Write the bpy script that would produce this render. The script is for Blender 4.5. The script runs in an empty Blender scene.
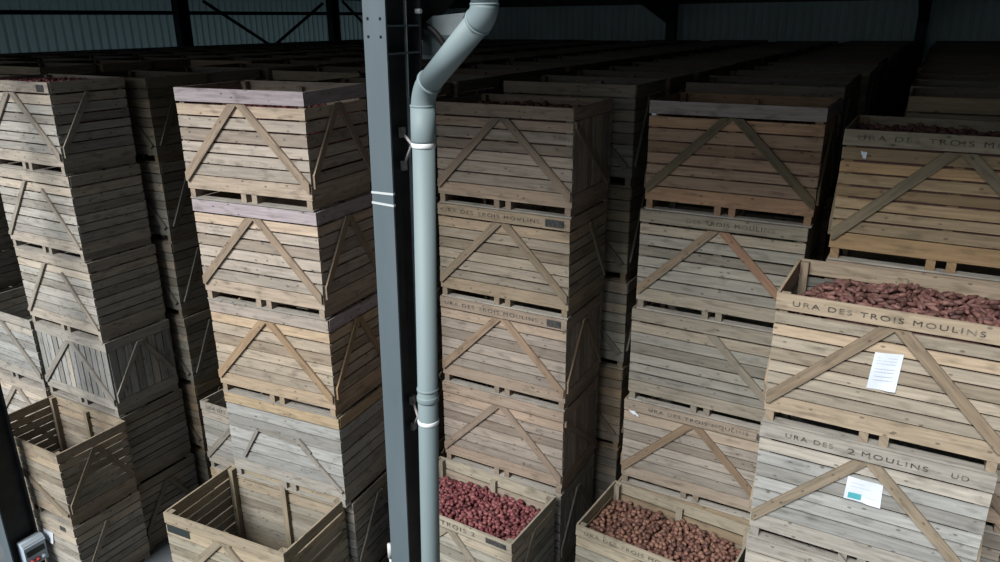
import bpy, math, random
from mathutils import Vector, Matrix, noise
C = bpy.context.scene.collection
S = bpy.context.scene
rnd = random.Random(7)
R = math.radians

# ------------------------------------------------------------------ materials
K = .60                                      # weathered, dusty surfaces: overall albedo
def mat(name, color=(.5,.5,.5), rough=.6, metal=0.0, spec=.3):
    m = bpy.data.materials.new(name); m.use_nodes = True
    b = m.node_tree.nodes['Principled BSDF']
    b.inputs['Base Color'].default_value = (*(c*K for c in color), 1)
    b.inputs['Roughness'].default_value = rough
    b.inputs['Metallic'].default_value = metal
    b.inputs['Specular IOR Level'].default_value = spec
    return m

def N(m, t, **kw):
    n = m.node_tree.nodes.new(t)
    for k, v in kw.items(): setattr(n, k, v)
    return n
def L(m, a, b): m.node_tree.links.new(a, b)
def mix(m, a, b, fac, blend='MIX'):
    n = N(m, 'ShaderNodeMix', data_type='RGBA', blend_type=blend)
    for v, i in ((fac, 0), (a, 6), (b, 7)):
        if isinstance(v, (int, float)): n.inputs[i].default_value = v
        elif isinstance(v, tuple): n.inputs[i].default_value = (*v, 1)
        else: L(m, v, n.inputs[i])
    return n.outputs[2]
def maprange(m, v, a, b, c, d):
    n = N(m, 'ShaderNodeMapRange')
    L(m, v, n.inputs[0])
    for i, x in enumerate((a, b, c, d)): n.inputs[i+1].default_value = x
    return n.outputs[0]

def wood_material():
    """weathered sawn boards: tint from the object's colour, each board its own shade, long grain, grey weathering and dark spots"""
    m = mat('weathered_wood', rough=.88, spec=.15)
    b = m.node_tree.nodes['Principled BSDF']
    oi = N(m, 'ShaderNodeObjectInfo'); ge = N(m, 'ShaderNodeNewGeometry')
    uv = N(m, 'ShaderNodeUVMap'); uv.uv_map = 'grain'
    mp = N(m, 'ShaderNodeMapping'); mp.inputs['Scale'].default_value = (2.2, 34, 1); L(m, uv.outputs[0], mp.inputs[0])
    g = N(m, 'ShaderNodeTexNoise'); g.inputs['Scale'].default_value = 1.0; g.inputs['Detail'].default_value = 5; g.inputs['Roughness'].default_value = .65
    L(m, mp.outputs[0], g.inputs['Vector'])
    mp2 = N(m, 'ShaderNodeMapping'); mp2.inputs['Scale'].default_value = (3.2, 9, 1); L(m, uv.outputs[0], mp2.inputs[0])
    k = N(m, 'ShaderNodeTexNoise'); k.inputs['Scale'].default_value = 1.4; k.inputs['Detail'].default_value = 4; L(m, mp2.outputs[0], k.inputs['Vector'])
    r = ge.outputs['Random Per Island']
    wn = N(m, 'ShaderNodeTexWhiteNoise', noise_dimensions='1D'); L(m, r, wn.inputs['W'])
    val = maprange(m, r, 0, 1, .68, 1.28)
    c = mix(m, oi.outputs['Color'], val, 1.0, 'MULTIPLY')
    # some boards greyer, some warmer
    grey = mix(m, c, (.13,.126,.114), maprange(m, wn.outputs['Value'], .55, 1, 0, .5))
    warm = mix(m, grey, mix(m, c, (1.10, .97, .84), 1.0, 'MULTIPLY'), maprange(m, wn.outputs['Value'], .42, 0, 0, 1))
    gr = maprange(m, g.outputs['Fac'], .28, .72, .66, 1.20)
    c2 = mix(m, warm, gr, 1.0, 'MULTIPLY')
    st = maprange(m, k.outputs['Fac'], .54, .76, 0, .55)
    c3 = mix(m, c2, (.042,.036,.027), st)
    vo = N(m, 'ShaderNodeTexVoronoi'); mp3 = N(m, 'ShaderNodeMapping'); mp3.inputs['Scale'].default_value = (7, 13, 1)
    L(m, uv.outputs[0], mp3.inputs[0]); L(m, mp3.outputs[0], vo.inputs['Vector']); vo.inputs['Scale'].default_value = 1
    c4 = mix(m, c3, (.03,.024,.018), maprange(m, vo.outputs['Distance'], .17, .09, 0, .6))
    L(m, c4, b.inputs['Base Color'])
    bp = N(m, 'ShaderNodeBump'); bp.inputs['Strength'].default_value = .35; bp.inputs['Distance'].default_value = .004
    L(m, g.outputs['Fac'], bp.inputs['Height']); L(m, bp.outputs[0], b.inputs['Normal'])
    return m
WOOD = wood_material()

def noisy(name, c1, c2, scale, rough=.7, stretch=(1,1,1), metal=0, bump=0, coord='Object', spec=.3, lo=.35, hi=.65):
    m = mat(name, c1, rough, metal, spec); b = m.node_tree.nodes['Principled BSDF']
    c1, c2 = tuple(c*K for c in c1), tuple(c*K for c in c2)
    tc = N(m, 'ShaderNodeTexCoord'); mp = N(m, 'ShaderNodeMapping'); mp.inputs['Scale'].default_value = stretch
    L(m, tc.outputs[coord], mp.inputs[0])
    n = N(m, 'ShaderNodeTexNoise'); n.inputs['Scale'].default_value = scale; n.inputs['Detail'].default_value = 6
    L(m, mp.outputs[0], n.inputs['Vector'])
    L(m, mix(m, c1, c2, maprange(m, n.outputs['Fac'], lo, hi, 0, 1)), b.inputs['Base Color'])
    if bump:
        bp = N(m, 'ShaderNodeBump'); bp.inputs['Strength'].default_value = bump; L(m, n.outputs['Fac'], bp.inputs['Height']); L(m, bp.outputs[0], b.inputs['Normal'])
    return m

def potato_mat(name, c1, c2, c3):
    m = mat(name, c1, .62, 0, .3); c1, c2, c3 = [tuple(c*K for c in q) for q in (c1, c2, c3)]; b = m.node_tree.nodes['Principled BSDF']
    oi = N(m, 'ShaderNodeObjectInfo'); ge = N(m, 'ShaderNodeNewGeometry')
    ad = N(m, 'ShaderNodeMath', operation='ADD'); L(m, oi.outputs['Random'], ad.inputs[0]); L(m, ge.outputs['Random Per Island'], ad.inputs[1])
    fr = N(m, 'ShaderNodeMath', operation='FRACT'); L(m, ad.outputs[0], fr.inputs[0])
    cr = N(m, 'ShaderNodeValToRGB'); L(m, fr.outputs[0], cr.inputs[0])
    e = cr.color_ramp.elements; e[0].color = (*c1, 1); e[1].color = (*c3, 1); e.new(.5).color = (*c2, 1)
    tc = N(m, 'ShaderNodeTexCoord'); n = N(m, 'ShaderNodeTexNoise'); n.inputs['Scale'].default_value = 35; n.inputs['Detail'].default_value = 4
    L(m, tc.outputs['Object'], n.inputs['Vector'])
    L(m, mix(m, cr.outputs[0], maprange(m, n.outputs['Fac'], .3, .7, .65, 1.15), 1.0, 'MULTIPLY'), b.inputs['Base Color'])
    return m
PINK = potato_mat('pink_skin', (.15,.068,.06), (.27,.135,.115), (.08,.038,.034))
RED = potato_mat('red_skin', (.16,.03,.042), (.34,.12,.125), (.085,.02,.028))
RUSSET = potato_mat('russet_pink_skin', (.16,.07,.058), (.30,.16,.115), (.085,.038,.032))

INK = noisy('faded_black_ink', (.06,.058,.052), (.24,.215,.175), 9, .9, lo=.40, hi=.62)
BLACKTAPE = noisy('dark_ink_block', (.03,.034,.036), (.09,.09,.085), 30, .85)
PAPER = noisy('white_paper', (.86,.93,1.03), (.78,.86,.96), 8, .8)
TEAL = mat('teal_print', (.10,.48,.55), .7)
GREYPRINT = mat('grey_print', (.66,.72,.86), .8)
STEEL = noisy('painted_column_steel', (.115,.155,.18), (.14,.18,.205), 4, .55, (1,1,.2), spec=.35)
DARKSTEEL = noisy('dark_steel', (.022,.025,.03), (.04,.042,.047), 5, .6)
ZINC = noisy('grey_plastic_pipe', (.25,.33,.355), (.29,.37,.39), 3, .6, (1,1,.3), spec=.4)
BRIGHT = mat('bright_galvanised_band', (1.15,1.2,1.22), .4, .1)
RUSTY = noisy('rusty_bracket_steel', (.40,.38,.38), (.55,.53,.53), 40, .6, metal=.1)
HOLE = mat('bolt_hole_black', (.008,.008,.009), .9)
LAMP = noisy('grey_lamp_housing', (.24,.29,.31), (.31,.36,.38), 12, .55)
CABLE = mat('black_rubber', (.02,.02,.022), .6)
BOXBODY = mat('pale_blue_enclosure', (.55,.68,.82), .5)
BOXDARK = mat('dark_flap', (.03,.035,.045), .35)
REDPL = mat('red_plastic', (.45,.05,.05), .45)
TAPE = mat('white_tape', (.72,.78,.80), .5)
WHITEPL = mat('white_plastic', (.72,.72,.70), .5)
CONCRETE = noisy('concrete', (.13,.15,.17), (.19,.21,.225), 1.3, .85, bump=.05)
ROOFM = noisy('roof_sheet', (.10,.105,.11), (.15,.155,.16), 2, .8)
CLAD = noisy('blue_grey_cladding', (.62,.76,.78), (.72,.86,.88), 1.2, .6, (1,1,.25))
def translucent_sheet(m, amount, col):
    """thin fibreglass cladding: daylight from outside glows softly through it"""
    nt = m.node_tree; b = nt.nodes['Principled BSDF']; out = nt.nodes['Material Output']
    t = N(m, 'ShaderNodeBsdfTranslucent'); t.inputs[0].default_value = (*col, 1)
    mx = N(m, 'ShaderNodeMixShader'); mx.inputs[0].default_value = amount
    L(m, b.outputs[0], mx.inputs[1]); L(m, t.outputs[0], mx.inputs[2]); L(m, mx.outputs[0], out.inputs[0])
translucent_sheet(CLAD, .09, (.42, .62, .66))

# ------------------------------------------------------------------ mesh helpers
class MB:
    def __init__(s): s.v = []; s.f = []; s.uv = []
    def prism(s, pts, ext, axis_u=None):
        """closed prism: polygon pts (list of Vector, ccw seen from outside) extruded by vector -ext (into the wood)"""
        n = len(pts); i = len(s.v)
        ext = Vector(ext); pts = [Vector(p) for p in pts]
        s.v += [p[:] for p in pts] + [(p-ext)[:] for p in pts]
        fs = [tuple(range(n)), tuple(n+k for k in reversed(range(n)))] + [(k, k+n, (k+1) % n+n, (k+1) % n) for k in range(n)]
        allp = pts + [p-ext for p in pts]
        au = Vector(axis_u).normalized() if axis_u is not None else Vector((1,0,0))
        o1, o2 = rnd.uniform(0, 50), rnd.uniform(0, 50)
        w = ext.normalized(); av = w.cross(au)
        for f in fs:
            s.f.append(tuple(i+k for k in f))
            s.uv.append([(allp[k].dot(au)+o1, allp[k].dot(av)+allp[k].dot(w)+o2) for k in f])
    def box(s, x0, x1, y0, y1, z0, z1, jit=0):
        d = (x1-x0, y1-y0, z1-z0); a = max(range(3), key=lambda k: d[k])
        P = [Vector((x, y, z)) for z in (z0, z1) for y in (y0, y1) for x in (x0, x1)]
        if jit: P = [p+Vector((rnd.uniform(-jit, jit), rnd.uniform(-jit, jit), rnd.uniform(-jit, jit))) for p in P]
        F = [(0,2,3,1),(4,5,7,6),(0,1,5,4),(2,6,7,3),(0,4,6,2),(1,3,7,5)]
        i = len(s.v); s.v += [p[:] for p in P]
        o1, o2 = rnd.uniform(0, 50), rnd.uniform(0, 50); b, c = [k for k in range(3) if k != a]
        for f in F:
            s.f.append(tuple(i+k for k in f)); s.uv.append([(P[k][a]+o1, P[k][b]+P[k][c]+o2) for k in f])
    def tube(s, path, r, n=16, cap=True):
        """round tube along a list of points; r a number or a list"""
        path = [Vector(p) for p in path]; i0 = len(s.v); m = len(path)
        t0 = (path[1]-path[0]).normalized(); ref = Vector((0,0,1)) if abs(t0.z) < .9 else Vector((1,0,0))
        nx = t0.cross(ref).normalized()
        for k, p in enumerate(path):
            t = (path[min(k+1, m-1)]-path[max(k-1, 0)]).normalized()
            nx = (nx-t*nx.dot(t)).normalized(); ny = t.cross(nx)
            rr = r[k] if isinstance(r, (list, tuple)) else r
            for j in range(n):
                a = 2*math.pi*j/n; s.v.append((p+nx*math.cos(a)*rr+ny*math.sin(a)*rr)[:])
        for k in range(m-1):
            for j in range(n):
                a, b = i0+k*n+j, i0+k*n+(j+1) % n
                s.f.append((a, b, b+n, a+n)); s.uv.append([(j/n, k), ((j+1)/n, k), ((j+1)/n, k+1), (j/n, k+1)])
        if cap:
            s.f.append(tuple(i0+j for j in reversed(range(n)))); s.uv.append([(0, 0)]*n)
            s.f.append(tuple(i0+(m-1)*n+j for j in range(n))); s.uv.append([(0, 0)]*n)
    def add(s, verts, faces, M):
        i = len(s.v); s.v += [(M @ Vector(v))[:] for v in verts]
        for f in faces: s.f.append(tuple(i+k for k in f)); s.uv.append([(0, 0)]*len(f))
    def mesh(s, name, m, smooth=False):
        me = bpy.data.meshes.new(name); me.from_pydata(s.v, [], s.f)
        ul = me.uv_layers.new(name='grain'); d = ul.data; k = 0
        for f in s.uv:
            for c in f: d[k].uv = c; k += 1
        me.materials.append(m)
        if smooth:
            for p in me.polygons: p.use_smooth = True
        me.update(); return me
    def build(s, name, m, parent=None, smooth=False, color=None):
        return link(name, s.mesh(name, m, smooth), parent, color)

def link(name, me, parent=None, color=None):
    o = bpy.data.objects.new(name, me); C.objects.link(o)
    if parent: o.parent = parent
    if color: o.color = (*(c*K for c in color), 1)
    return o
def tag(o, label=None, cat=None, group=None, kind=None):
    if label: o['label'] = label
    if cat: o['category'] = cat
    if group: o['group'] = group
    if kind: o['kind'] = kind
    return o
def empty(name, loc, rz=0, scale=(1,1,1)):
    o = bpy.data.objects.new(name, None); C.objects.link(o); o.empty_display_size = .1
    o.location = loc; o.rotation_euler = (0, 0, rz); o.scale = scale
    return o

# ------------------------------------------------------------------ crates
W, D, P, G = 1.734, 1.06, 1.2, .121         # width, depth, height pitch, runner height
TH = .022                                    # board thickness
RAIL = .14

def fx(face, a, z, out):
    """point on a crate face: a along the face, out = distance outwards from the body"""
    if face == 'front': return Vector((a, -D/2-out, z))
    if face == 'back': return Vector((-a, D/2+out, z))
    if face == 'right': return Vector((W/2+out, a, z))
    return Vector((-W/2-out, -a, z))
FN = {'front': (0,-1,0), 'back': (0,1,0), 'right': (1,0,0), 'left': (-1,0,0)}

def clip(poly, nx, nz, d):
    """keep the part of polygon where nx*a + nz*z <= d"""
    out = []
    for k in range(len(poly)):
        p, q = poly[k], poly[(k+1) % len(poly)]
        fp, fq = nx*p[0]+nz*p[1]-d, nx*q[0]+nz*q[1]-d
        if fp <= 0: out.append(p)
        if (fp < 0) != (fq < 0) and fp != fq: t = fp/(fp-fq); out.append((p[0]+(q[0]-p[0])*t, p[1]+(q[1]-p[1])*t))
    return out
def bar(mb, face, a0, z0, a1, z1, width, th, off, out0=0.0, clips=()):
    d = Vector((a1-a0, z1-z0)); n = Vector((-d.y, d.x)).normalized()*width/2
    q = [(a0-n.x, z0-n.y), (a1-n.x, z1-n.y), (a1+n.x, z1+n.y), (a0+n.x, z0+n.y)]
    for c in clips: q = clip(q, *c)
    q = [fx(face, a, z, out0+th+off) for a, z in q]
    u = fx(face, a1, z1, 0)-fx(face, a0, z0, 0)
    nn = (q[1]-q[0]).cross(q[2]-q[1])
    if nn.dot(Vector(FN[face])) < 0: q = q[::-1]
    mb.prism(q, Vector(FN[face])*th, u)

def plank(mb, face, a0, a1, z0, z1, th=TH, out=0.0, axis='a', j=.003):
    pts = [(a0+rnd.uniform(-j, j), z0+rnd.uniform(-j, j)*.6), (a1+rnd.uniform(-j, j), z0+rnd.uniform(-j, j)*.6), (a1+rnd.uniform(-j, j), z1+rnd.uniform(-j, j)*.6), (a0+rnd.uniform(-j, j), z1+rnd.uniform(-j, j)*.6)]
    o = out+rnd.uniform(-.002, .003)
    q = [fx(face, a, z, o) for a, z in pts]
    nn = (q[1]-q[0]).cross(q[2]-q[1])
    if nn.dot(Vector(FN[face])) < 0: q = q[::-1]
    au = fx(face, 1, 0, 0)-fx(face, 0, 0, 0) if axis == 'a' else Vector((0, 0, 1))
    mb.prism(q, Vector(FN[face])*th, au)

def half(face): return W/2 if face in ('front', 'back') else D/2-TH

def slats(face, style, n=7, thick_bottom=True):
    mb = MB(); h = half(face); z0, z1 = G, P-RAIL-.006
    if style == 'H':
        hb = .15 if thick_bottom else (z1-z0)/n
        plank(mb, face, -h, h, z0, z0+hb)
        zz = z0+hb+.012; step = (z1-zz)/(n-1)
        ws = [step*rnd.uniform(.9, 1.1) for _ in range(n-1)]; t = sum(ws); ws = [w*(z1-zz)/t for w in ws]
        for w in ws:
            g = rnd.uniform(.014, .023)
            plank(mb, face, -h, h, zz, zz+w-g); zz += w
    else:
        plank(mb, face, -h, h, z0, z0+.14)
        k = 13 if h > .7 else 8; step = 2*h/k
        for i in range(k):
            plank(mb, face, -h+i*step+.009, -h+(i+1)*step-.009, z0+.15, z1, axis='z')
    return mb

def braces(face, kind):
    """list of meshes, one per brace"""
    h = half(face); top = P-RAIL-.008; w = .088 if h > .7 else .075
    out = []
    box = [(-1, 0, h-.008), (1, 0, h-.008), (0, 1, top), (0, -1, -(G+.085))]
    def one(a0, z0, a1, z1, w=.06, clips=()):
        mb = MB(); bar(mb, face, a0, z0, a1, z1, w, .024, .0035, clips=box+list(clips)); out.append(mb)
    j = rnd.uniform(-.02, .02)
    if 'L' in kind: one(-h-.12, G-.01, j-.035+.10, top+.115, w, [(1, 0, j)])
    if 'R' in kind: one(h+.12, G-.01, j+.035-.10, top+.115, w, [(-1, 0, -j)])
    if 'l' in kind: one(-h-.02, G+.02, -.14, top+.02)
    if 'r' in kind: one(h+.02, G+.02, .22, top-.09)
    if 's' in kind: one(-h+.20, G+.22, -.38, top-.27, .045)
    if 'b' in kind: one(-.36, top-.27, .28, top-.33, .022); one(h-.03, G+.10, .30, top-.34, .05); one(.24, top-.27, .40, top-.42, .075)
    if 'D' in kind: one(-h-.05, top+.02, h+.05, G+.05, w)
    return out

FRONT_ANY = {}
def crate(name, x, y, z, rz, scale, color, front='H', side='H', fbr='LR', sbr='LR', rail=None, nf=7, bcol=None, col2=None, studs=True, inner=None):
    """near crate with every part a mesh of its own"""
    root = empty(name, (x, y, z), rz, scale)
    def tint(c, a=.06): f = 1+rnd.uniform(-a, a); return tuple(v*f for v in c)
    rails = {}
    for face in ('front', 'back', 'left', 'right'):
        st = front if face in ('front', 'back') else side
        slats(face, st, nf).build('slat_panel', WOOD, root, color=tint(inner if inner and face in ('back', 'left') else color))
        mb = MB(); h = half(face)+(.004 if face in ('front', 'back') else 0)
        plank(mb, face, -h, h, P-RAIL, P-.003, TH, .006)
        rc = rail if rail and face in ('front', 'right') else None
        r = mb.build('top_rail', WOOD, root, color=rc or tint(col2 or color))
        if rc and rc[2] > rc[1]*1.04: r['label'] = 'lavender-washed top rail'
        rails[face] = r
        kinds = fbr if face == 'front' else (sbr if face in ('left', 'right') else '')
        for b in braces(face, kinds): b.build('brace', WOOD, root, color=tint(bcol or tuple(v*.78 for v in color)))
    for sx in (-1, 1):
        for sy in (-1, 1):
            mb = MB(); cx, cy = sx*(W/2-TH-.036), sy*(D/2-TH-.036)
            mb.box(cx-.035, cx+.035, cy-.035, cy+.035, G+.02, P-.012); mb.build('corner_post', WOOD, root, color=tint(tuple(v*.85 for v in color)))
    if studs:
        for sy in (-1, 1):
            mb = MB(); cy = sy*(D/2-TH-.026); mb.box(-.04, .04, cy-.024, cy+.024, G+.02, P-.05)
            mb.build('middle_stud', WOOD, root, color=tint(tuple(v*.85 for v in color)))
    for cx in (-W/2+.05, -.075, .075, W/2-.05):
        mb = MB(); mb.box(cx-.035, cx+.035, -D/2+.008, D/2-.008, .023, G-.002); mb.build('runner', WOOD, root, color=tint(tuple(v*.85 for v in color)))
    for sy in (-1, 1):
        mb = MB(); cy = sy*(D/2-.055); mb.box(-W/2+.004, W/2-.004, cy-.05, cy+.05, .004, .022, .001); mb.build('bottom_board', WOOD, root, color=tint(tuple(v*.92 for v in DRIFT)))
    mb = MB(); k = 9
    for i in range(k):
        y0 = -D/2+TH+.004+i*(D-2*TH-.008)/k
        mb.box(-W/2+TH+.003, W/2-TH-.003, y0+.003, y0+(D-2*TH-.008)/k-.003, G, G+.02)
    mb.build('base_boards', WOOD, root, color=tint(tuple(v*.75 for v in color)))
    return root, rails

def lettering(text, rail, a0, a1, zc, h=.044, name='stencil_lettering'):
    """stencilled letters lying on the front top rail"""
    cu = bpy.data.curves.new(name, 'FONT'); cu.body = text; cu.size = 1; cu.space_character = 1.25; cu.space_word = 1.1
    o = bpy.data.objects.new(name, cu); C.objects.link(o)
    bpy.context.view_layer.update()
    me = bpy.data.meshes.new_from_object(o.evaluated_get(bpy.context.evaluated_depsgraph_get()))
    bpy.data.objects.remove(o)
    xs = [v.co.x for v in me.vertices]; ys = [v.co.y for v in me.vertices]
    sx = (a1-a0)/(max(xs)-min(xs)); sy = h/(max(ys)-min(ys)); mx, my = min(xs), (min(ys)+max(ys))/2
    for v in me.vertices:
        v.co = Vector((a0+(v.co.x-mx)*sx, -D/2-.0125, zc+(v.co.y-my)*sy))
    me.materials.clear(); me.materials.append(INK); me.name = name
    return link(name, me, rail)
def patch(rail, a0, a1, z0, z1, name='ink_block', m=None, out=.0125):
    mb = MB(); mb.box(a0, a1, -D/2-out-.001, -D/2-out+.003, z0, z1); return mb.build(name, m or BLACKTAPE, rail)

# colours of wood (what the boards are, in any light)
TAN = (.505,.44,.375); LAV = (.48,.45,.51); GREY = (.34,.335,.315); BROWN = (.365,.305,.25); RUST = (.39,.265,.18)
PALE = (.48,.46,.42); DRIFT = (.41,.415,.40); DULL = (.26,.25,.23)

ORD = {6: 'topmost', 5: 'second from the top', 4: 'third from the top', 3: 'fourth from the top', 2: 'fifth from the top', 1: 'at the floor'}
GROUP = 'stacked wooden potato crates'
# fitted stacks: corner x, y, yaw, lean per level x, y, extra pitch, extra width, extra depth
ST = {
 'A': (-11.503, 5.73, 0.0, -0.009, -0.019, 0.004, 0.0, 0.0),
 'B': (-7.069, 5.504, 0.081, -0.005, -0.024, 0.012, -0.026, 0.0),
 'C': (-4.947, 7.206, -0.001, 0.016, -0.003, -0.024, -0.024, 0.0),
 'D': (-2.686, 7.836, -0.009, 0.036, 0.003, -0.016, 0.01, 0.0),
 'E': (-0.623, 7.055, -0.004, 0.0, -0.001, -0.03, 0.03, 0.0),
 'F': (-0.859, 5.985, -0.009, 0.004, 0.002, -0.032, -0.043, -0.019),
 'a': (-11.367, 4.69, 0.008, 0, 0, 0.002, 0.016, -0.02),
 'b': (-7.125, 4.50, 0.078, 0, 0, 0.053, 0.04, 0.03),
 'c': (-5.059, 6.13, -0.045, 0, 0, 0.011, -0.002, -0.026),
 'd': (-2.839, 6.72, -0.071, 0, 0, 0.01, 0.0, -0.02),
 'Y': (-15.22, 5.70, 0.0, 0, 0, 0, 0, 0),
 'Z': (-13.36, 5.76, 0.0, 0, 0, 0, 0, 0),
 'G': (-9.18, 6.72, 0.01, 0, 0, 0, 0, 0),
}
NAMES = {
 'A': 'of the tall grey stack behind the empty crate by the far steel column',
 'B': 'of the stack with lavender-washed rails',
 'C': 'of the stack right behind the drainpipe',
 'D': 'of the stack behind the crate of russet potatoes',
 'E': 'of the tall stack behind the crate holding a white sheet',
 'F': 'of the nearest stack with paper sheets',
}
def place(s, l, **kw):
    x, y, yw, lx, ly, dp, dw, dd = ST[s]
    PP = P+dp; x += lx*(l-4); y += ly*(l-4)
    if s == 'B' and l < 3: y += .09
    w, d = W+dw, D+dd; c, sn = math.cos(yw), math.sin(yw)
    cx = x+w/2*c-d/2*sn; cy = y+w/2*sn+d/2*c
    return crate('potato_crate', cx, cy, (l-1)*PP, yw, (w/W, d/D, PP/P), **kw)

crates = {}
def put(s, l, label, **kw):
    root, rails = place(s, l, **kw); tag(root, label, 'crate', GROUP); crates[s, l] = (root, rails); return rails['front']

# --- A
f = put('A', 6, 'topmost crate by the far steel column with dark red potatoes at its rim', color=PALE, fbr='LR', sbr='L')
patch(f, .62, .78, 1.075, 1.165)
put('A', 5, 'grey crate second from top of the tall stack by the far steel column', color=PALE, fbr='lr', sbr='')
put('A', 4, 'grey crate third from top of the tall stack, right above the upright-slatted crate', color=PALE, fbr='lr', sbr='')
put('A', 3, 'grey crate of upright slats under the tall stack behind the empty crate', color=DRIFT, front='V', side='V', fbr='LR', sbr='LR')
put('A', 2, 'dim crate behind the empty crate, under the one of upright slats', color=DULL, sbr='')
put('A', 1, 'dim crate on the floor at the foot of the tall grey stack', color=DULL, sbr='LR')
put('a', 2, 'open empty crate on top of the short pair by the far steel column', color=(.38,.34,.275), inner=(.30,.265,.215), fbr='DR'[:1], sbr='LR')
f = put('a', 1, 'crate on the floor with a small white sheet, under the empty crate', color=(.47,.45,.40), fbr='', sbr='L')
patch(f, .55, .68, 1.09, 1.16)
put('Z', 3, 'grey crate left of the upright-slatted one, cut by the photo edge', color=DRIFT, fbr='R', sbr='')
put('Z', 2, 'pale crate just left of the empty crate, lower of two cut by the photo edge', color=PALE, fbr='LR', sbr='')
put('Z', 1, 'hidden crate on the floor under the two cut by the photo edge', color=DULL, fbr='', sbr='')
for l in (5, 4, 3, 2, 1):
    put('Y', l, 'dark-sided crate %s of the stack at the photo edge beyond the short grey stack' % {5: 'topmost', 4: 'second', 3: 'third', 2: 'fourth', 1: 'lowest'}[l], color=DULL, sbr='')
# --- B
put('B', 6, 'topmost tan crate of the stack with lavender-washed rails', color=TAN, rail=LAV, bcol=(.35,.295,.24))
put('B', 5, 'tan crate second from top of the stack with lavender-washed rails', color=TAN, rail=LAV, bcol=(.36,.30,.24))
put('B', 4, 'honey-tan crate third from top of the stack with lavender-washed rails', color=(.47,.395,.305), rail=(.45,.415,.39), bcol=(.38,.29,.20))
tag(crates['B', 4][1]['right'], 'lavender-washed top rail').color = (*(c*K for c in LAV), 1)
f3, r3 = place('B', 3, color=DRIFT, fbr='sb', sbr='', nf=6, col2=(.47,.40,.29), rail=(.48,.40,.285)); tag(f3, 'grey crate with a broken thin brace, under the three lavender-railed crates', 'crate', GROUP); crates['B', 3] = (f3, r3)
put('B', 2, 'crate right behind the empty crate that stands beside the main column', color=GREY, sbr='LR')
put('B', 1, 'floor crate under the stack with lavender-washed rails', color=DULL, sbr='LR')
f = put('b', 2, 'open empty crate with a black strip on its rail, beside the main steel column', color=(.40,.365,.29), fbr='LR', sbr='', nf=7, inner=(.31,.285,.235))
patch(f, -.85, -.50, .945, 1.045, 'black_strip', mat('black_strip', (.03,.04,.042), .7), out=.004)
put('b', 1, 'floor crate under the empty crate with the black strip', color=GREY, fbr='LR')
# --- G, low pair in the gap
f = put('G', 2, 'grey lettered crate low in the gap left of the lavender-railed stack', color=GREY, fbr='LR')
lettering('URA DES TROIS MOULINS', f, -.74, .52, P-.07, .055)
put('G', 1, 'floor crate low in the gap left of the lavender-railed stack', color=(.40,.34,.26))
# --- C
put('C', 6, 'topmost brown crate of the stack right behind the drainpipe', color=BROWN, side='V', sbr='D')
f = put('C', 5, 'lettered brown crate second from top of the stack right behind the drainpipe', color=(.345,.295,.23), side='H', sbr='R')
lettering('URA DES TROIS MOULINS', f, -.80, .50, P-.07); patch(f, .57, .80, P-.112, P-.028)
f = put('C', 4, 'faintly lettered brown crate third from top of the stack right behind the drainpipe', color=(.35,.30,.255), side='V', sbr='LR', bcol=(.30,.235,.18))
lettering('URA DES TROIS MOULINS', f, -.80, .50, P-.07); patch(f, .62, .80, P-.115, P-.03)
put('C', 3, 'pinkish brown crate above the crate of red potatoes', color=(.355,.30,.255), side='V', sbr='D')
put('C', 2, 'crate right behind the crate of red potatoes', color=GREY, side='V')
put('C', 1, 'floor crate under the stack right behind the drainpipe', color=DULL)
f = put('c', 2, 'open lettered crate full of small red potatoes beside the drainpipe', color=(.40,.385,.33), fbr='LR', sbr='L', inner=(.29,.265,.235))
lettering('URA DES', f, -.74, -.30, P-.07, .055); lettering('TROIS 2', f, -.10, .38, P-.07, .055); patch(f, .53, .80, P-.105, P-.04)
put('c', 1, 'floor crate under the crate of red potatoes', color=GREY)
# --- D
put('D', 6, 'topmost rust-brown crate with a pale top rail, behind the russet potatoes', color=RUST, rail=(.36,.32,.33), bcol=(.165,.145,.10), side='H')
f = put('D', 5, 'grey crate with one reddish brace, second from top behind the russet potatoes', color=(.35,.33,.28), fbr='L', sbr='', bcol=(.30,.25,.19))
for b in braces('front', 'R'): tag(b.build('brace', WOOD, crates['D', 5][0], color=(.36,.235,.17)), 'reddish brace')
lettering('DES TROIS MOULINS', f, -.35, .56, P-.07, .046)
put('D', 4, 'grey crate with a single brace, third from top behind the russet potatoes', color=(.315,.30,.26), fbr='R', sbr='')
f = put('D', 3, 'lettered crate with a white scrap, right above the crate of russet potatoes', color=(.325,.29,.25), bcol=(.25,.195,.145))
lettering('URA DES TROIS MOULINS', f, -.56, .60, P-.07, .043); patch(f, .69, .77, P-.115, P-.035)
put('D', 2, 'crate right behind the crate of russet potatoes', color=(.34,.29,.215))
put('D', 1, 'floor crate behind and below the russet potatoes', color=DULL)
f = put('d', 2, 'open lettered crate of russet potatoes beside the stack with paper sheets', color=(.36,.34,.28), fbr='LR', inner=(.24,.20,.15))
lettering('URA DES TROIS MOULINS', f, -.76, .45, P-.07, .043)
put('d', 1, 'floor crate under the crate of russet potatoes', color=GREY)
# --- E
f = put('E', 6, 'lettered rust-brown crate high at the right edge, behind the crate of pink potatoes', color=(.375,.275,.165), fbr='LR', bcol=(.195,.175,.13), nf=8, col2=(.33,.305,.24))
lettering('URA DES TROIS MOULINS', f, -.76, .62, P-.07, .046)
for l in (5, 4, 3, 2, 1):
    put('E', l, 'crate %s of the stack hidden behind the paper-sheet stack' % ORD[l], color=BROWN if l > 3 else DULL)
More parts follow.
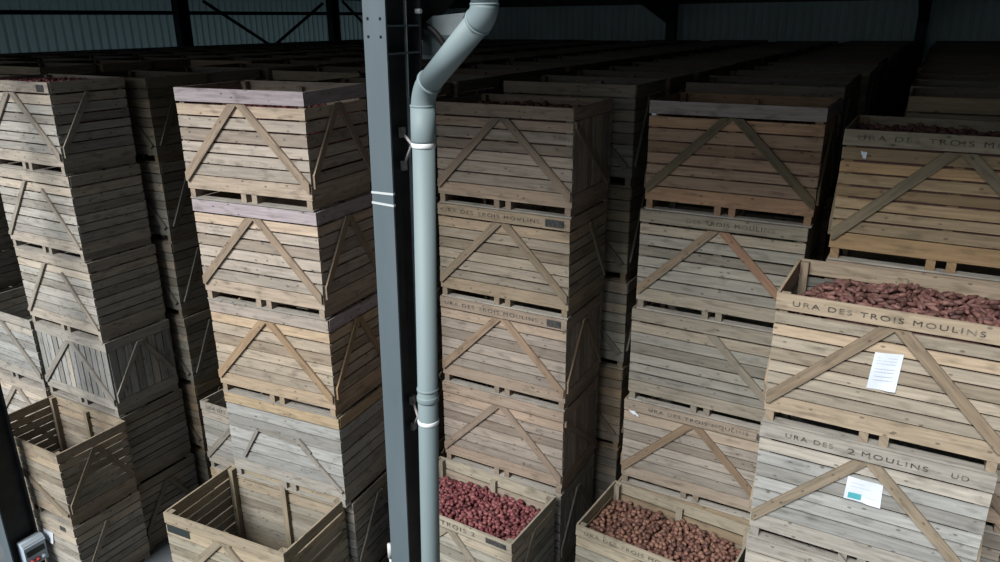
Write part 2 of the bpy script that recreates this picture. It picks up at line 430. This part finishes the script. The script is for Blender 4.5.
# --- F
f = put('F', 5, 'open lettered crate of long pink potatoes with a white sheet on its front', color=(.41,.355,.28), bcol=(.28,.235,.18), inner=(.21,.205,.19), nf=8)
lettering('URA DES TROIS MOULINS', f, -.74, .60, P-.07, .043); patch(f, .70, .86, P-.115, P-.035, m=noisy('grey_ink_block', (.16,.165,.16), (.26,.25,.23), 30))
f = put('F', 4, 'pale grey lettered crate with a teal-marked sheet, under the crate of pink potatoes', color=DRIFT, bcol=(.30,.265,.21), nf=7)
lettering('URA DES', f, -.66, -.28, P-.07, .043); lettering('2', f, -.17, -.11, P-.075, .05); lettering('MOULINS', f, -.06, .42, P-.07, .043); lettering('UD', f, .58, .70, P-.07, .043)
f = put('F', 3, 'pale grey crate under the one with the teal-marked sheet', color=DRIFT)
lettering('URA DES 2 MOULINS', f, -.36, .42, P-.07, .043)
put('F', 2, 'crate second from the floor under the paper-sheet stack', color=DRIFT)
put('F', 1, 'floor crate under the paper-sheet stack', color=GREY)

# ------------------------------------------------------------------ rows behind: one mesh per crate (their parts are a few pixels)
def plain_crate_mesh(seed, simple=False):
    mb = MB()
    for face in ('front', 'back', 'left', 'right'):
        h = half(face)
        if simple:
            plank(mb, face, -h, h, G, P)
            continue
        plank(mb, face, -h, h, P-RAIL, P-.003, TH, .006)
        n = 7; z0, z1 = G, P-RAIL-.006; st = (z1-z0)/n
        for i in range(n): plank(mb, face, -h, h, z0+i*st, z0+(i+1)*st-.012)
        for b in ((-1, 1) if face != 'back' else ()):
            bar(mb, face, b*(h-.07), G+.12, b*.05, P-RAIL-.04, .08, .026, .0035)
    if not simple:
        for sx in (-1, 1):
            for sy in (-1, 1):
                cx, cy = sx*(W/2-TH-.036), sy*(D/2-TH-.036); mb.box(cx-.035, cx+.035, cy-.035, cy+.035, G+.02, P-.012)
        for sy in (-1, 1): mb.box(-W/2+.004, W/2-.004, sy*(D/2-.055)-.05, sy*(D/2-.055)+.05, .004, .022)
        for sy in (-1, 1): mb.box(-.04, .04, sy*(D/2-TH-.026)-.024, sy*(D/2-TH-.026)+.024, G+.02, P-.05)
    for cx in (-W/2+.05, 0, W/2-.05): mb.box(cx-.035, cx+.035, -D/2+.01, D/2-.01, 0, G)
    mb.box(-W/2+TH+.003, W/2-TH-.003, -D/2+TH+.003, D/2-TH-.003, G, G+.02)
    return mb
PLAIN = [plain_crate_mesh(i).mesh('potato_crate', WOOD) for i in range(4)]
SIMPLE = plain_crate_mesh(0, True)
FARCOL = [(.24,.225,.195), (.23,.185,.14), (.19,.175,.15), (.27,.25,.21), (.22,.19,.145), (.25,.205,.15)]  # wood tones lowered: the gloom deep in the shed is put into the colour
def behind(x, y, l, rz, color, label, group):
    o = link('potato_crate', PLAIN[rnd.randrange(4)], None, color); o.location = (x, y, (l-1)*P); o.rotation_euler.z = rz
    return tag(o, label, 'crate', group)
mass = MB()
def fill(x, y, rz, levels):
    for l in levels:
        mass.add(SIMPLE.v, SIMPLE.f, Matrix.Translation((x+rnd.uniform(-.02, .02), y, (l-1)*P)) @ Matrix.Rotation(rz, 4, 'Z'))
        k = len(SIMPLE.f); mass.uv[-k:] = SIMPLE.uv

WALL_X, WALL_Y = -22.0, 28.0
RANK = {1: 'second', 2: 'third', 3: 'fourth', 4: 'fifth', 5: 'sixth'}
colx = {  # centre x of each run of crates, y of the first crate behind the front ones
 'tall grey stack': (-10.50, 7.47), 'low lettered pair': (-8.30, 9.45), 'lavender-railed stack': (-6.12, 7.52),
 'drainpipe stack': (-3.82, 8.98), 'russet-potato stack': (-1.72, 9.60), 'paper-sheet stack': (.62, 8.80)}
for nm, (cx, y0) in colx.items():
    y = y0; k = 1
    while y+D/2 < WALL_Y-.35:
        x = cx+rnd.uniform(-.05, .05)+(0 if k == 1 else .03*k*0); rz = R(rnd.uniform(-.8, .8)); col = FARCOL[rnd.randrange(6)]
        if k <= 5:
            lab = 'top crate %s in the row running back from the %s' % (RANK[k], nm); g = 'crate tops in the rows behind'
        else:
            lab = 'dark crate top far back in the shed'; g = 'dark crate tops far back'
        behind(x, y, 6, rz, col, lab, g)
        if k == 1:
            for l in (5, 4, 3, 2, 1):
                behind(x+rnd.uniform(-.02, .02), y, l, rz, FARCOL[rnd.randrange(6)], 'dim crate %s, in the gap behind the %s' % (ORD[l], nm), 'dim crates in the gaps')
        else: fill(x, y, rz, range(1, 6))
        y += 1.12+rnd.choice((0, 0, .01, .03, .10)); k += 1
for cx in (-12.72, -14.75, -16.8, -18.85, -20.85, 2.75):
    y = (9.2 if cx > 0 else 11.4 if cx > -13 else 8.4)+rnd.uniform(0, .15)
    while y+D/2 < WALL_Y-.35:
        x = cx+rnd.uniform(-.05, .05); rz = R(rnd.uniform(-.8, .8))
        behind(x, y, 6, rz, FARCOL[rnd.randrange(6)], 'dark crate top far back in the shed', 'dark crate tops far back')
        fill(x, y, rz, range(1, 6)); y += 1.12+rnd.choice((0, 0, .01, .03, .10))
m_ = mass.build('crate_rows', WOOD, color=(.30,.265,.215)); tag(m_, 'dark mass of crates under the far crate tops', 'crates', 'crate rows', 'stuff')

# ------------------------------------------------------------------ potatoes
def potato_mesh(name, m, lx, ly, lz, seed, sub=2):
    import bmesh
    bm = bmesh.new(); bmesh.ops.create_icosphere(bm, subdivisions=sub, radius=1)
    for v in bm.verts:
        n = noise.noise(v.co*1.1+Vector((seed*7.3, 0, 0)))*.22+noise.noise(v.co*2.6+Vector((0, seed*3.1, 0)))*.07
        c = v.co*(1+n); bend = .16*(c.x**2)*(1 if seed % 2 else -1)
        v.co = Vector((c.x*lx, (c.y+bend)*ly, c.z*lz))
    me = bpy.data.meshes.new(name); bm.to_mesh(me); bm.free(); me.materials.append(m)
    for p in me.polygons: p.use_smooth = True
    return me

def heap(kind, key, m, size, surf, label, group, count, under, x_rng=(-.80, .80), y_rng=(-.47, .47), pile_label=None, individuals=True, ind_rng=None):
    root = crates[key][0]; Mw = Matrix.LocRotScale(root.location, root.rotation_euler, root.scale)
    lx, ly, lz = size
    vs = [potato_mesh(kind, m, lx*rnd.uniform(.85, 1.2), ly*rnd.uniform(.9, 1.12), lz, i) for i in range(7)]
    lows = []
    for i in range(4):
        me = potato_mesh('tmp', m, lx, ly, lz, i+20, 1); lows.append(([v.co[:] for v in me.vertices], [tuple(p.vertices) for p in me.polygons])); bpy.data.meshes.remove(me)
    def orient(tilt=.35): return Matrix.Rotation(rnd.uniform(0, 6.283), 4, 'Z') @ Matrix.Rotation(rnd.gauss(0, tilt), 4, 'Y') @ Matrix.Rotation(rnd.uniform(0, 6.28), 4, 'X')
    # pile: a rounded bed with loose potatoes over it, all below the loose top layer
    mb = MB(); nx, ny = 26, 16; i0 = 0
    for j in range(ny+1):
        for i in range(nx+1):
            a = -.835+1.67*i/nx; b = -.498+.996*j/ny
            mb.v.append((a, b, P+surf(a, b)-.075))
    for j in range(ny):
        for i in range(nx):
            q = j*(nx+1)+i; mb.f.append((q, q+1, q+nx+2, q+nx+1)); mb.uv.append([(0, 0)]*4)
    # skirt down to the boards so the bed is solid
    rim = [i for i in range(nx+1)]+[(j+1)*(nx+1)-1 for j in range(1, ny+1)]+[ny*(nx+1)+i for i in range(nx-1, -1, -1)]+[j*(nx+1) for j in range(ny-1, 0, -1)]
    b0 = len(mb.v); mb.v += [(mb.v[i][0], mb.v[i][1], G+.025) for i in rim]; n = len(rim)
    for k in range(n): mb.f.append((rim[k], b0+k, b0+(k+1) % n, rim[(k+1) % n])); mb.uv.append([(0, 0)]*4)
    mb.f.append(tuple(b0+k for k in reversed(range(n)))); mb.uv.append([(0, 0)]*n)
    mb.v = [(Mw @ Vector(v))[:] for v in mb.v]
    for _ in range(under):
        a, b = rnd.uniform(x_rng[0]-.01, x_rng[1]+.01), rnd.uniform(y_rng[0], y_rng[1])
        v, fcs = lows[rnd.randrange(4)]
        mb.add(v, fcs, Mw @ Matrix.Translation((a, b, P+surf(a, b)-rnd.uniform(.035, .07))) @ orient())
    pile = mb.build('potato_pile', m, smooth=True); tag(pile, pile_label, 'potatoes', group+', lower layers', 'stuff')
    if not individuals: return
    pts = []; tries = 0; dmin = math.sqrt(lx*ly)*1.28
    while len(pts) < count and tries < 60000:
        tries += 1; a, b = rnd.uniform(*(ind_rng or x_rng)), rnd.uniform(*y_rng)
        dm = dmin if tries < 20000 else dmin*.8
        if all((a-p[0])**2+(b-p[1])**2 > dm*dm for p in pts): pts.append((a, b))
    for a, b in pts:
        o = link(kind, vs[rnd.randrange(7)])
        z = P+surf(a, b)+rnd.uniform(-.012, .014)
        o.matrix_world = Matrix.Translation(Mw @ Vector((a, b, z))) @ orient(.3)
        tag(o, label, 'potato', group)

def surf_F(a, b):
    v = -.115+.055*noise.noise(Vector((a*2.2, b*2.5, 3)))+.035*math.exp(-((a-.0)**2)/.5)
    v -= .22*max(0, (-.46-a))/.35+.03*max(0, b-.25)/.2
    return v
heap('fingerling_potato', ('F', 5), PINK, (.050,.021,.020), surf_F, 'long pink potato heaped in the open crate with the white sheet', 'long pink potatoes', 300, 1100, pile_label='under layers of long pink potatoes in the crate with the white sheet')
def surf_c(a, b): return -.07-.14*(b+.47)/.94+.03*noise.noise(Vector((a*3, b*3, 8)))-.03*max(0, a-.5)
heap('red_potato', ('c', 2), RED, (.035,.025,.024), surf_c, 'small red potato heaped in the open crate beside the drainpipe', 'small red potatoes', 300, 1500, ind_rng=(-.36, .80), pile_label='under layers of small red potatoes in the crate beside the drainpipe')
def surf_d(a, b): return -.09-.12*(b+.47)/.94+.05*noise.noise(Vector((a*2.4, b*2.6, 5)))-.10*max(0, a-.45)/.4
heap('russet_potato', ('d', 2), RUSSET, (.035,.026,.025), surf_d, 'russet-pink potato heaped in the open crate beside the paper-sheet stack', 'russet-pink potatoes', 300, 1300, pile_label='under layers of russet-pink potatoes in the open crate')
heap('red_potato', ('A', 6), RED, (.042,.031,.029), lambda a, b: -.02+.05*math.exp(-((a-.35)**2+(b+.1)**2)/.2)-.03*abs(b), '', 'red potatoes at the top', 0, 500, pile_label='dark red potatoes heaped at the rim of the topmost grey crate', individuals=False)
heap('fingerling_potato', ('E', 6), PINK, (.05,.03,.028), lambda a, b: -.05+.06*noise.noise(Vector((a*3, b*3, 1))), '', 'potatoes high at the edge', 0, 450, pile_label='dim potatoes filling the lettered rust-brown crate at the edge', individuals=False)
heap('russet_potato', ('C', 6), RUSSET, (.045,.033,.03), lambda a, b: -.06+.05*noise.noise(Vector((a*3, b*3, 2))), '', 'potatoes behind the drainpipe', 0, 450, pile_label='dim potatoes filling the topmost crate behind the drainpipe', individuals=False)

heap('red_potato', ('B', 6), RED, (.042,.031,.029), lambda a, b: -.20+.04*noise.noise(Vector((a*3, b*3, 4))), '', 'potatoes under the lavender rail', 0, 420, pile_label='added potatoes below the lavender rail, blocking light through the topmost tan crate', individuals=False)  # added fill, keeps light from showing through the side gaps
heap('russet_potato', ('D', 6), RUSSET, (.045,.033,.03), lambda a, b: -.16+.04*noise.noise(Vector((a*3, b*3, 6))), '', 'potatoes under the pale rail', 0, 420, pile_label='added potatoes in the topmost rust-brown crate, blocking light through its gaps', individuals=False)  # likewise an added fill against light leaking between the boards

# ------------------------------------------------------------------ papers on the crates
def sheet(name, corners, y, label, prints=(), yaw=0, cat='paper'):
    """a sheet pinned to a crate front: corners (x, z) clockwise from the upper left"""
    mb = MB(); n = 6
    (ax, az), (bx, bz), (cx, cz), (dx, dz) = corners
    mx, mz = (ax+bx+cx+dx)/4, (az+bz+cz+dz)/4
    def pt(u, v, o=0):
        x = (ax*(1-u)+bx*u)*(1-v)+(dx*(1-u)+cx*u)*v; z = (az*(1-u)+bz*u)*(1-v)+(dz*(1-u)+cz*u)*v
        return (x-mx, -o-.004*math.sin(u*5+v*3)-.010*(max(0, v-.75)*4)**2*(u > .5), z-mz)
    for j in range(n+1):
        for i in range(n+1): mb.v.append(pt(i/n, j/n, .001))
    for j in range(n+1):
        for i in range(n+1): mb.v.append(pt(i/n, j/n, .0))
    k = (n+1)**2
    for j in range(n):
        for i in range(n):
            q = j*(n+1)+i; mb.f.append((q, q+n+1, q+n+2, q+1)); mb.uv.append([(0, 0)]*4)
            mb.f.append((k+q, k+q+1, k+q+n+2, k+q+n+1)); mb.uv.append([(0, 0)]*4)
    o = mb.build(name, PAPER); o.location = (mx, y, mz); o.rotation_euler.z = yaw; tag(o, label, cat)
    for pn, m, u0, u1, v0, v1 in prints:
        pm = MB(); c = [pt(u, v, .0025) for u, v in ((u0, v0), (u0, v1), (u1, v1), (u1, v0))]
        pm.v = c; pm.f = [(0, 1, 2, 3)]; pm.uv = [[(0, 0)]*4]; pm.build(pn, m, o)
    return o

line = lambda v: ('printed_lines', GREYPRINT, .12, .82, v, v+.022)
sheet('paper_sheet', [(-.099,5.488), (.095,5.506), (.081,5.193), (-.119,5.177)], 5.970, 'white printed sheet on the front of the crate of pink potatoes', [line(v) for v in (.12,.20,.28,.42,.50,.62,.72)], -.009)
sheet('paper_sheet', [(-.142,4.373), (.117,4.363), (.124,4.158), (-.151,4.159)], 5.970, 'white sheet with a teal block on the pale grey lettered crate', [('teal_block', TEAL, .10, .46, .66, .92), ('printed_lines', GREYPRINT, .12, .5, .2, .24), ('printed_lines', GREYPRINT, .12, .7, .36, .39), ('printed_lines', GREYPRINT, .55, .85, .7, .73)], -.009)
sheet('paper_scrap', [(-2.662,3.425), (-2.585,3.418), (-2.525,3.370), (-2.60,3.375)], 7.815, 'small white scrap on the lettered crate above the russet potatoes', (), 0, 'paper scrap')
sheet('paper_scrap', [(-2.585,6.972), (-2.535,6.968), (-2.530,6.945), (-2.58,6.95)], 7.822, 'tiny white scrap on the topmost rust-brown crate with the pale rail', (), 0, 'paper scrap')
sheet('paper_scrap', [(-.478,6.838), (-.428,6.832), (-.432,6.775), (-.455,6.778)], 7.042, 'tiny white tag on the lettered rust-brown crate at the right edge', (), 0, 'paper scrap')
sheet('paper_sheet', [(-10.40,.955), (-10.17,.945), (-10.21,.745), (-10.43,.755)], 4.688, 'small white sheet on the floor crate beside the electrical box', (), .008)


# ------------------------------------------------------------------ steel columns
def ibeam(mb, x, y0, y1, w, z0, z1, tf=.016, tw=.012):
    mb.box(x-w/2, x+w/2, y0, y0+tf, z0, z1); mb.box(x-w/2, x+w/2, y1-tf, y1, z0, z1); mb.box(x-tw/2, x+tw/2, y0+tf, y1-tf, z0, z1)
COLY0, COLY1, CW = 4.20, 4.61, .19
EAVE = 8.75
def column(x, label, extras=True):
    root = empty('steel_column', (x, (COLY0+COLY1)/2, 0)); h = (COLY1-COLY0)/2
    mb = MB(); mb.box(-CW/2, CW/2, -h, -h+.016, .02, EAVE); tag(mb.build('front_flange', STEEL, root), 'blue-grey lit front flange')
    mb = MB(); mb.box(-.006, .006, -h+.016, h-.016, .02, EAVE); mb.build('web', DARKSTEEL, root)  # web and back flange much darker than the front flange
    mb = MB(); mb.box(-CW/2, CW/2, h-.016, h, .02, EAVE); mb.build('back_flange', DARKSTEEL, root)
    mb = MB(); mb.box(-.16, .16, -h-.06, h+.06, 0, .02); mb.build('base_plate', DARKSTEEL, root)
    for z in (7.705, 7.885):
        mb = MB(); mb.box(.006, CW/2-.005, -h+.016, h-.016, z-.006, z+.006); mb.box(-CW/2+.005, -.006, -h+.016, h-.016, z-.006, z+.006); mb.build('stiffener_plate', STEEL, root)
    # haunch rising inwards under the rafter
    mb = MB(); mb.prism([(.006, h, 7.7), (.006, h+1.6, EAVE-.05), (.006, h, EAVE-.05)], (.012, 0, 0))
    mb.v = [(v[0], v[1], v[2]) for v in mb.v]; mb.build('haunch', DARKSTEEL, root)
    if extras:
        for z in (7.815, 7.93):
            for dx in (-.055, .05):
                mb = MB(); mb.tube([(dx, -h-.001, z), (dx, -h+.004, z)], .011, 12); mb.build('bolt_hole', HOLE, root)
        for z, sk in ((6.745, .03), (6.665, -.02)):
            mb = MB(); mb.box(-CW/2-.003, CW/2+.003, -h-.004, -h+.02, z-.008, z+.008)
            mb.v = [(a, b, c+sk*a) for a, b, c in mb.v]; mb.build('tape_band', TAPE, root)
        mb = MB(); mb.tube([(-CW/2-.075, -h+.08, .02), (-CW/2-.075, -h+.08, 3.42)], .012, 10); cd = mb.build('conduit', WHITEPL, root, True)
        mb = MB(); mb.tube([(-CW/2-.075, -h+.08, 3.42), (-CW/2-.075, -h+.08, 3.56)], .024, 12); mb.build('conduit_cap', WHITEPL, cd, True)
        mb = MB(); mb.tube([(CW/2-.03, h-.15, 4.0), (CW/2-.03, h-.15, EAVE)], .011, 10); mb.build('conduit', LAMP, root, True)
        for z in (7.98,):
            mb = MB(); mb.tube([(CW/2-.03, h-.02, z), (CW/2+.012, h-.02, z)], .018, 6); mb.build('bolt', BRIGHT, root)
    return root
mc = column(-3.463, ''); mc.rotation_euler.y = .016
tag(mc, 'tall steel column with two white tape bands beside the drainpipe', 'column')
tag(column(-10.50, '', False), 'dark steel column at the photo edge in front of the empty crate', 'column')

# ------------------------------------------------------------------ drainpipe
PX, PY, PR = -3.012, 4.26, .079
def arc(p0, p1, p2, n=7):
    return [(Vector(p0)*(1-t)**2+Vector(p1)*2*t*(1-t)+Vector(p2)*t*t) for t in [i/n for i in range(n+1)]]

root = empty('drainpipe', (PX-.225, PY, 0)); tag(root, 'grey drainpipe with an offset bend standing beside the main steel column', 'drainpipe')
def px(z): return .225*z/7.3          # the pipe stands a touch out of plumb
A0 = Vector((0, 0, .0)); A1 = Vector((px(7.34), 0, 7.34)); K1 = Vector((px(7.45), 0, 7.47)); K2 = Vector((.899, -.30, 7.945)); T1 = Vector((.899, -.30, 8.90))
dg = (K2-K1).normalized()
mb = MB(); mb.tube([A0, (px(4), 0, 4), (px(7.33), 0, 7.33)], PR, 28); mb.build('lower_pipe', ZINC, root, True)
mb = MB(); mb.tube(arc(A1, K1, K1+dg*.12), PR+.004, 28); mb.build('elbow', ZINC, root, True)
mb = MB(); mb.tube([K1+dg*.09, K2-dg*.06], PR, 28); mb.build('offset_pipe', ZINC, root, True)
mb = MB(); mb.tube(arc(K2-dg*.075, K2, K2+Vector((0, 0, .06))), PR+.004, 28); mb.build('elbow', ZINC, root, True)
mb = MB(); mb.tube([K2+Vector((0, 0, .055)), T1], PR+.001, 28); mb.build('upper_pipe', ZINC, root, True)
def ring(p, d, r, h, name='collar', m=None):
    mb = MB(); p = Vector(p); d = Vector(d).normalized(); mb.tube([p-d*h/2, p-d*h*.3, p+d*h*.3, p+d*h/2], [r-.003, r, r, r-.003], 28); return mb.build(name, m or ZINC, root, True)
ring((px(7.37), 0, 7.37), (0, 0, 1), PR+.011, .016); mb = MB(); mb.tube([(px(7.12), 0, 7.12), (px(7.14), 0, 7.14), (px(7.37), 0, 7.37)], [PR+.001, PR+.008, PR+.008], 28); mb.build('pipe_socket', ZINC, root, True)
ring(K1+dg*.11, dg, PR+.011, .016); ring(K2-dg*.075, dg, PR+.011, .016); ring(K2+Vector((0, 0, .055)), (0, 0, 1), PR+.007, .012)
ring((px(5.22), 0, 5.22), (0, 0, 1), PR+.007, .02); ring((px(5.14), 0, 5.14), (0, 0, 1), PR+.008, .05); ring((px(2.6), 0, 2.6), (0, 0, 1), PR+.008, .06)
for z in (7.105, 4.935, 2.4):
    c = ring((px(z), 0, z), (0, 0, 1), PR+.006, .034, 'clamp_band', BRIGHT)
    mb = MB(); x0 = px(z)-PR-.012; n = Vector((x0-.03, .03, z-.01)); xw = -.245+.016*z+.06
    for dz in (.05, -.19):
        e = Vector((xw, .15, z+dz)); mb.tube([n, e], .010, 8); mb.box(e.x-.012, e.x+.012, e.y-.025, e.y+.025, e.z-.035, e.z+.035)
    mb.tube([(x0+.03, 0, z), n], .012, 8); mb.build('forked_bracket', RUSTY, root)

# grey lamp head bolted to the column behind the drainpipe
root = empty('floodlight', (-3.17, 4.80, 7.645)); tag(root, 'grey floodlight head bolted to the column behind the bend of the drainpipe', 'lamp')
mb = MB(); mb.prism([(-.20, -.04, .0), (.04, -.04, .0), (.20, -.04, .32), (-.08, -.04, .30), (-.20, -.04, .22)], (0, -.16, 0), (1, 0, 0))
mb.build('housing', LAMP, root)
mb = MB(); mb.prism([(-.17, -.055, .03), (.03, -.055, .03), (.10, -.055, .17), (-.16, -.055, .17)], (0, -.012, 0), (1, 0, 0)); mb.build('lens_frame', mat('lamp_glass_frame', (.10,.13,.14), .3), root)
mb = MB(); mb.tube(arc((-.21, -.07, .24), (-.02, -.12, .26), (.05, -.075, .08), 10), .022, 10); mb.build('cable', CABLE, root, True)
mb = MB(); mb.tube([(-.22, -.06, .34), (-.19, -.07, .25), (-.10, -.07, .24)], [.008, .022, .012], 10); mb.build('bracket_arm', mat('bright_bracket', (.42,.46,.47), .4, .4), root, True)
mb = MB(); mb.tube([(-.19, -.035, .05), (-.19, -.062, .05)], .016, 8); mb.build('bolt', BRIGHT, root)
mb = MB(); mb.box(-.235, -.19, .0, .06, .04, .27); mb.build('mounting_plate', DARKSTEEL, root)

# ------------------------------------------------------------------ electrical box on the far column
root = empty('electrical_box', (-10.36, 4.47, .53)); tag(root, 'pale blue electrical box with red sockets on the dark steel column', 'electrical box')
mb = MB(); mb.prism([(.07, -.15, 0), (.07, .15, 0), (.07, .15, .36), (.07, -.15, .36)], (.16, 0, 0)); mb.build('housing', BOXBODY, root)
mb = MB(); mb.prism([(.085, -.155, .33), (.085, .155, .33), (.03, .155, .40), (.03, -.155, .40)], (.10, 0, 0)); mb.build('rounded_lid', mat('pale_lid', (.66,.78,.90), .4), root)
mb = MB(); mb.box(.069, .078, -.125, .125, .17, .26); mb.build('dark_flap', BOXDARK, root)
for y in (-.08, .0, .08):
    mb = MB(); mb.tube([(.068, y, .09), (.115, y, .07)], .028, 14); mb.build('socket', REDPL if y < .05 else BOXBODY, root)
mb = MB(); mb.box(-.13, -.088, -.10, .10, .05, .30); mb.build('mounting_bracket', DARKSTEEL, root)

# ------------------------------------------------------------------ setting
def struct(name, mb, m): return tag(mb.build(name, m), kind='structure')
mb = MB(); mb.box(-60, 40, -60, 40, -.2, 0); struct('floor', mb, CONCRETE)
def cladding(name, p0, p1, z0, z1, pitch, n_in):
    """trapezoidal ribbed sheet from p0 to p1"""
    mb = MB(); p0, p1 = Vector((*p0, 0)), Vector((*p1, 0)); d = (p1-p0); Ln = d.length; d.normalize(); n_in = Vector(n_in)
    prof = []; s = 0
    while s < Ln:
        for f, o in ((0, 0), (.55, 0), (.66, .032), (.89, .032)): prof.append((min(s+f*pitch, Ln), o))
        s += pitch
    prof.append((Ln, 0)); k = len(prof)
    for z in (z0, z1):
        for s, o in prof: mb.v.append((p0+d*s+n_in*o+Vector((0, 0, z)))[:])
    for i in range(k-1):
        mb.f.append((i, i+1, k+i+1, k+i)); mb.uv.append([(0, 0)]*4)
    return struct(name, mb, CLAD)
XR = 4.2
cladding('wall_left', (WALL_X, 4.2), (WALL_X, WALL_Y), 0, 9.2, .27, (1, 0, 0))
cladding('wall_back', (WALL_X, WALL_Y), (XR, WALL_Y), 0, 9.2, .27, (0, -1, 0))
cladding('wall_right', (XR, WALL_Y), (XR, 9.5), 0, 9.2, .27, (-1, 0, 0))
mb = MB(); mb.box(WALL_X-.3, XR+.3, 3.95, WALL_Y+.3, 8.95, 9.05); struct('ceiling', mb, ROOFM)
n = 1
def trim(*boxes):
    global n
    mb = MB()
    for b in boxes: mb.box(*b)
    o = struct('trim_%d' % n, mb, DARKSTEEL); n += 1; return o
trim((WALL_X+.04, WALL_X+.16, 4.3, WALL_Y-.05, 8.17, 8.29))            # rail across the left cladding
trim((WALL_X+.04, WALL_X+.30, 4.3, WALL_Y-.05, 8.75, 8.95))
trim((WALL_X+.2, XR-.1, WALL_Y-.35, WALL_Y-.06, 8.40, 8.95))           # eaves beam along the back wall
for yc in (17.4, 24.7, 10.2): trim((WALL_X+.17, WALL_X+.45, yc-.22, yc+.22, 0, 8.75))
def brace_bar(p, q, w=.12):
    global n
    mb = MB(); mb.tube([p, q], w/2, 8); struct('trim_%d' % n, mb, DARKSTEEL); n += 1
brace_bar((WALL_X+.25, 18.4, 8.6), (WALL_X+.25, 21.4, 7.0)); brace_bar((WALL_X+.25, 24.2, 8.6), (WALL_X+.25, 21.2, 7.0))
brace_bar((WALL_X+.25, 25.4, 8.7), (WALL_X+.25, 27.6, 7.2))
for xc in (-8.52, -.68):
    mb = MB(); ibeam(mb, xc, WALL_Y-.75, WALL_Y-.36, .30, 0, 8.75)
    mb.prism([(xc+.12, WALL_Y-.75, 7.75), (xc+.12, WALL_Y-.75, 8.75), (xc+.12, WALL_Y-4.4, 8.75), (xc+.12, WALL_Y-4.4, 8.55)][::-1], (.24, 0, 0))
    o = struct('trim_%d' % n, mb, DARKSTEEL); n += 1
    trim((xc-.10, xc+.10, 4.8, WALL_Y-4.2, 8.62, 8.95))
trim((WALL_X, XR, 4.22, 4.66, 8.75, 8.95))                             # eaves beam over the columns
mb = MB(); mb.tube([(WALL_X, 3.83, 8.93), (XR, 3.83, 8.93)], .09, 12); struct('trim_%d' % n, mb, ZINC); n += 1

# ------------------------------------------------------------------ light
SKY, SKY_LOW, SKY_RIGHT, SUN = .95, .62, .010, 4.0
w = bpy.data.worlds.new('World'); S.world = w; w.use_nodes = True
bg = w.node_tree.nodes['Background']
def wn(t, **k):
    n_ = w.node_tree.nodes.new(t)
    for a, b in k.items(): setattr(n_, a, b)
    return n_
wl = w.node_tree.links.new
tc = wn('ShaderNodeTexCoord'); sp = wn('ShaderNodeSeparateXYZ'); wl(tc.outputs['Generated'], sp.inputs[0])
# overcast sky: dim towards the horizon (trees, yard buildings), brightest high up and on the side of the hidden sun
el = wn('ShaderNodeMapRange', interpolation_type='SMOOTHSTEP'); wl(sp.outputs[2], el.inputs[0])
for k_, v_ in enumerate((.05, .75, SKY_LOW, 1.0)): el.inputs[k_+1].default_value = v_
dt = wn('ShaderNodeVectorMath', operation='DOT_PRODUCT'); wl(tc.outputs['Generated'], dt.inputs[0]); dt.inputs[1].default_value = Vector((-.62, -.70, .25)).normalized()
az = wn('ShaderNodeMapRange', interpolation_type='SMOOTHSTEP'); wl(dt.outputs['Value'], az.inputs[0])
for k_, v_ in enumerate((.05, 1.0, SKY_RIGHT, 1.0)): az.inputs[k_+1].default_value = v_
mu = wn('ShaderNodeMath', operation='MULTIPLY'); wl(el.outputs[0], mu.inputs[0]); wl(az.outputs[0], mu.inputs[1])
mv = wn('ShaderNodeMath', operation='MULTIPLY'); wl(mu.outputs[0], mv.inputs[0]); mv.inputs[1].default_value = SKY
bg.inputs[0].default_value = (.86, .94, 1.0, 1); wl(mv.outputs[0], bg.inputs[1])
sl = bpy.data.lights.new('hazy_sun', 'SUN'); sl.energy = SUN; sl.angle = R(24); sl.color = (1, .98, .95)
so = bpy.data.objects.new('hazy_sun', sl); C.objects.link(so)
so.rotation_euler = Vector((.12, .74, -.66)).to_track_quat('-Z', 'Y').to_euler()

# ------------------------------------------------------------------ camera
cam = bpy.data.cameras.new('camera'); co = bpy.data.objects.new('camera', cam); C.objects.link(co)
r_, u_, f_ = Vector((.8706959958618481, .49174109273926614, -.008898342639904409)), Vector((-.15403626474520934, .2898357091918639, .9445994340568881)), Vector((-.4670774153536953, .8210882774640262, -.3281047525984191))
M = Matrix((( r_.x, u_.x, -f_.x, 0), (r_.y, u_.y, -f_.y, 0), (r_.z, u_.z, -f_.z, 7.9118), (0, 0, 0, 1)))
co.matrix_world = M
cam.sensor_fit = 'HORIZONTAL'; cam.sensor_width = 36; cam.lens = 750.594/1000*36; cam.clip_start = .1; cam.clip_end = 300
S.camera = co
vs = S.view_settings; vs.view_transform = 'Standard'; vs.look = 'None'; vs.gamma = 1; vs.use_curve_mapping = False; vs.exposure = 0.64
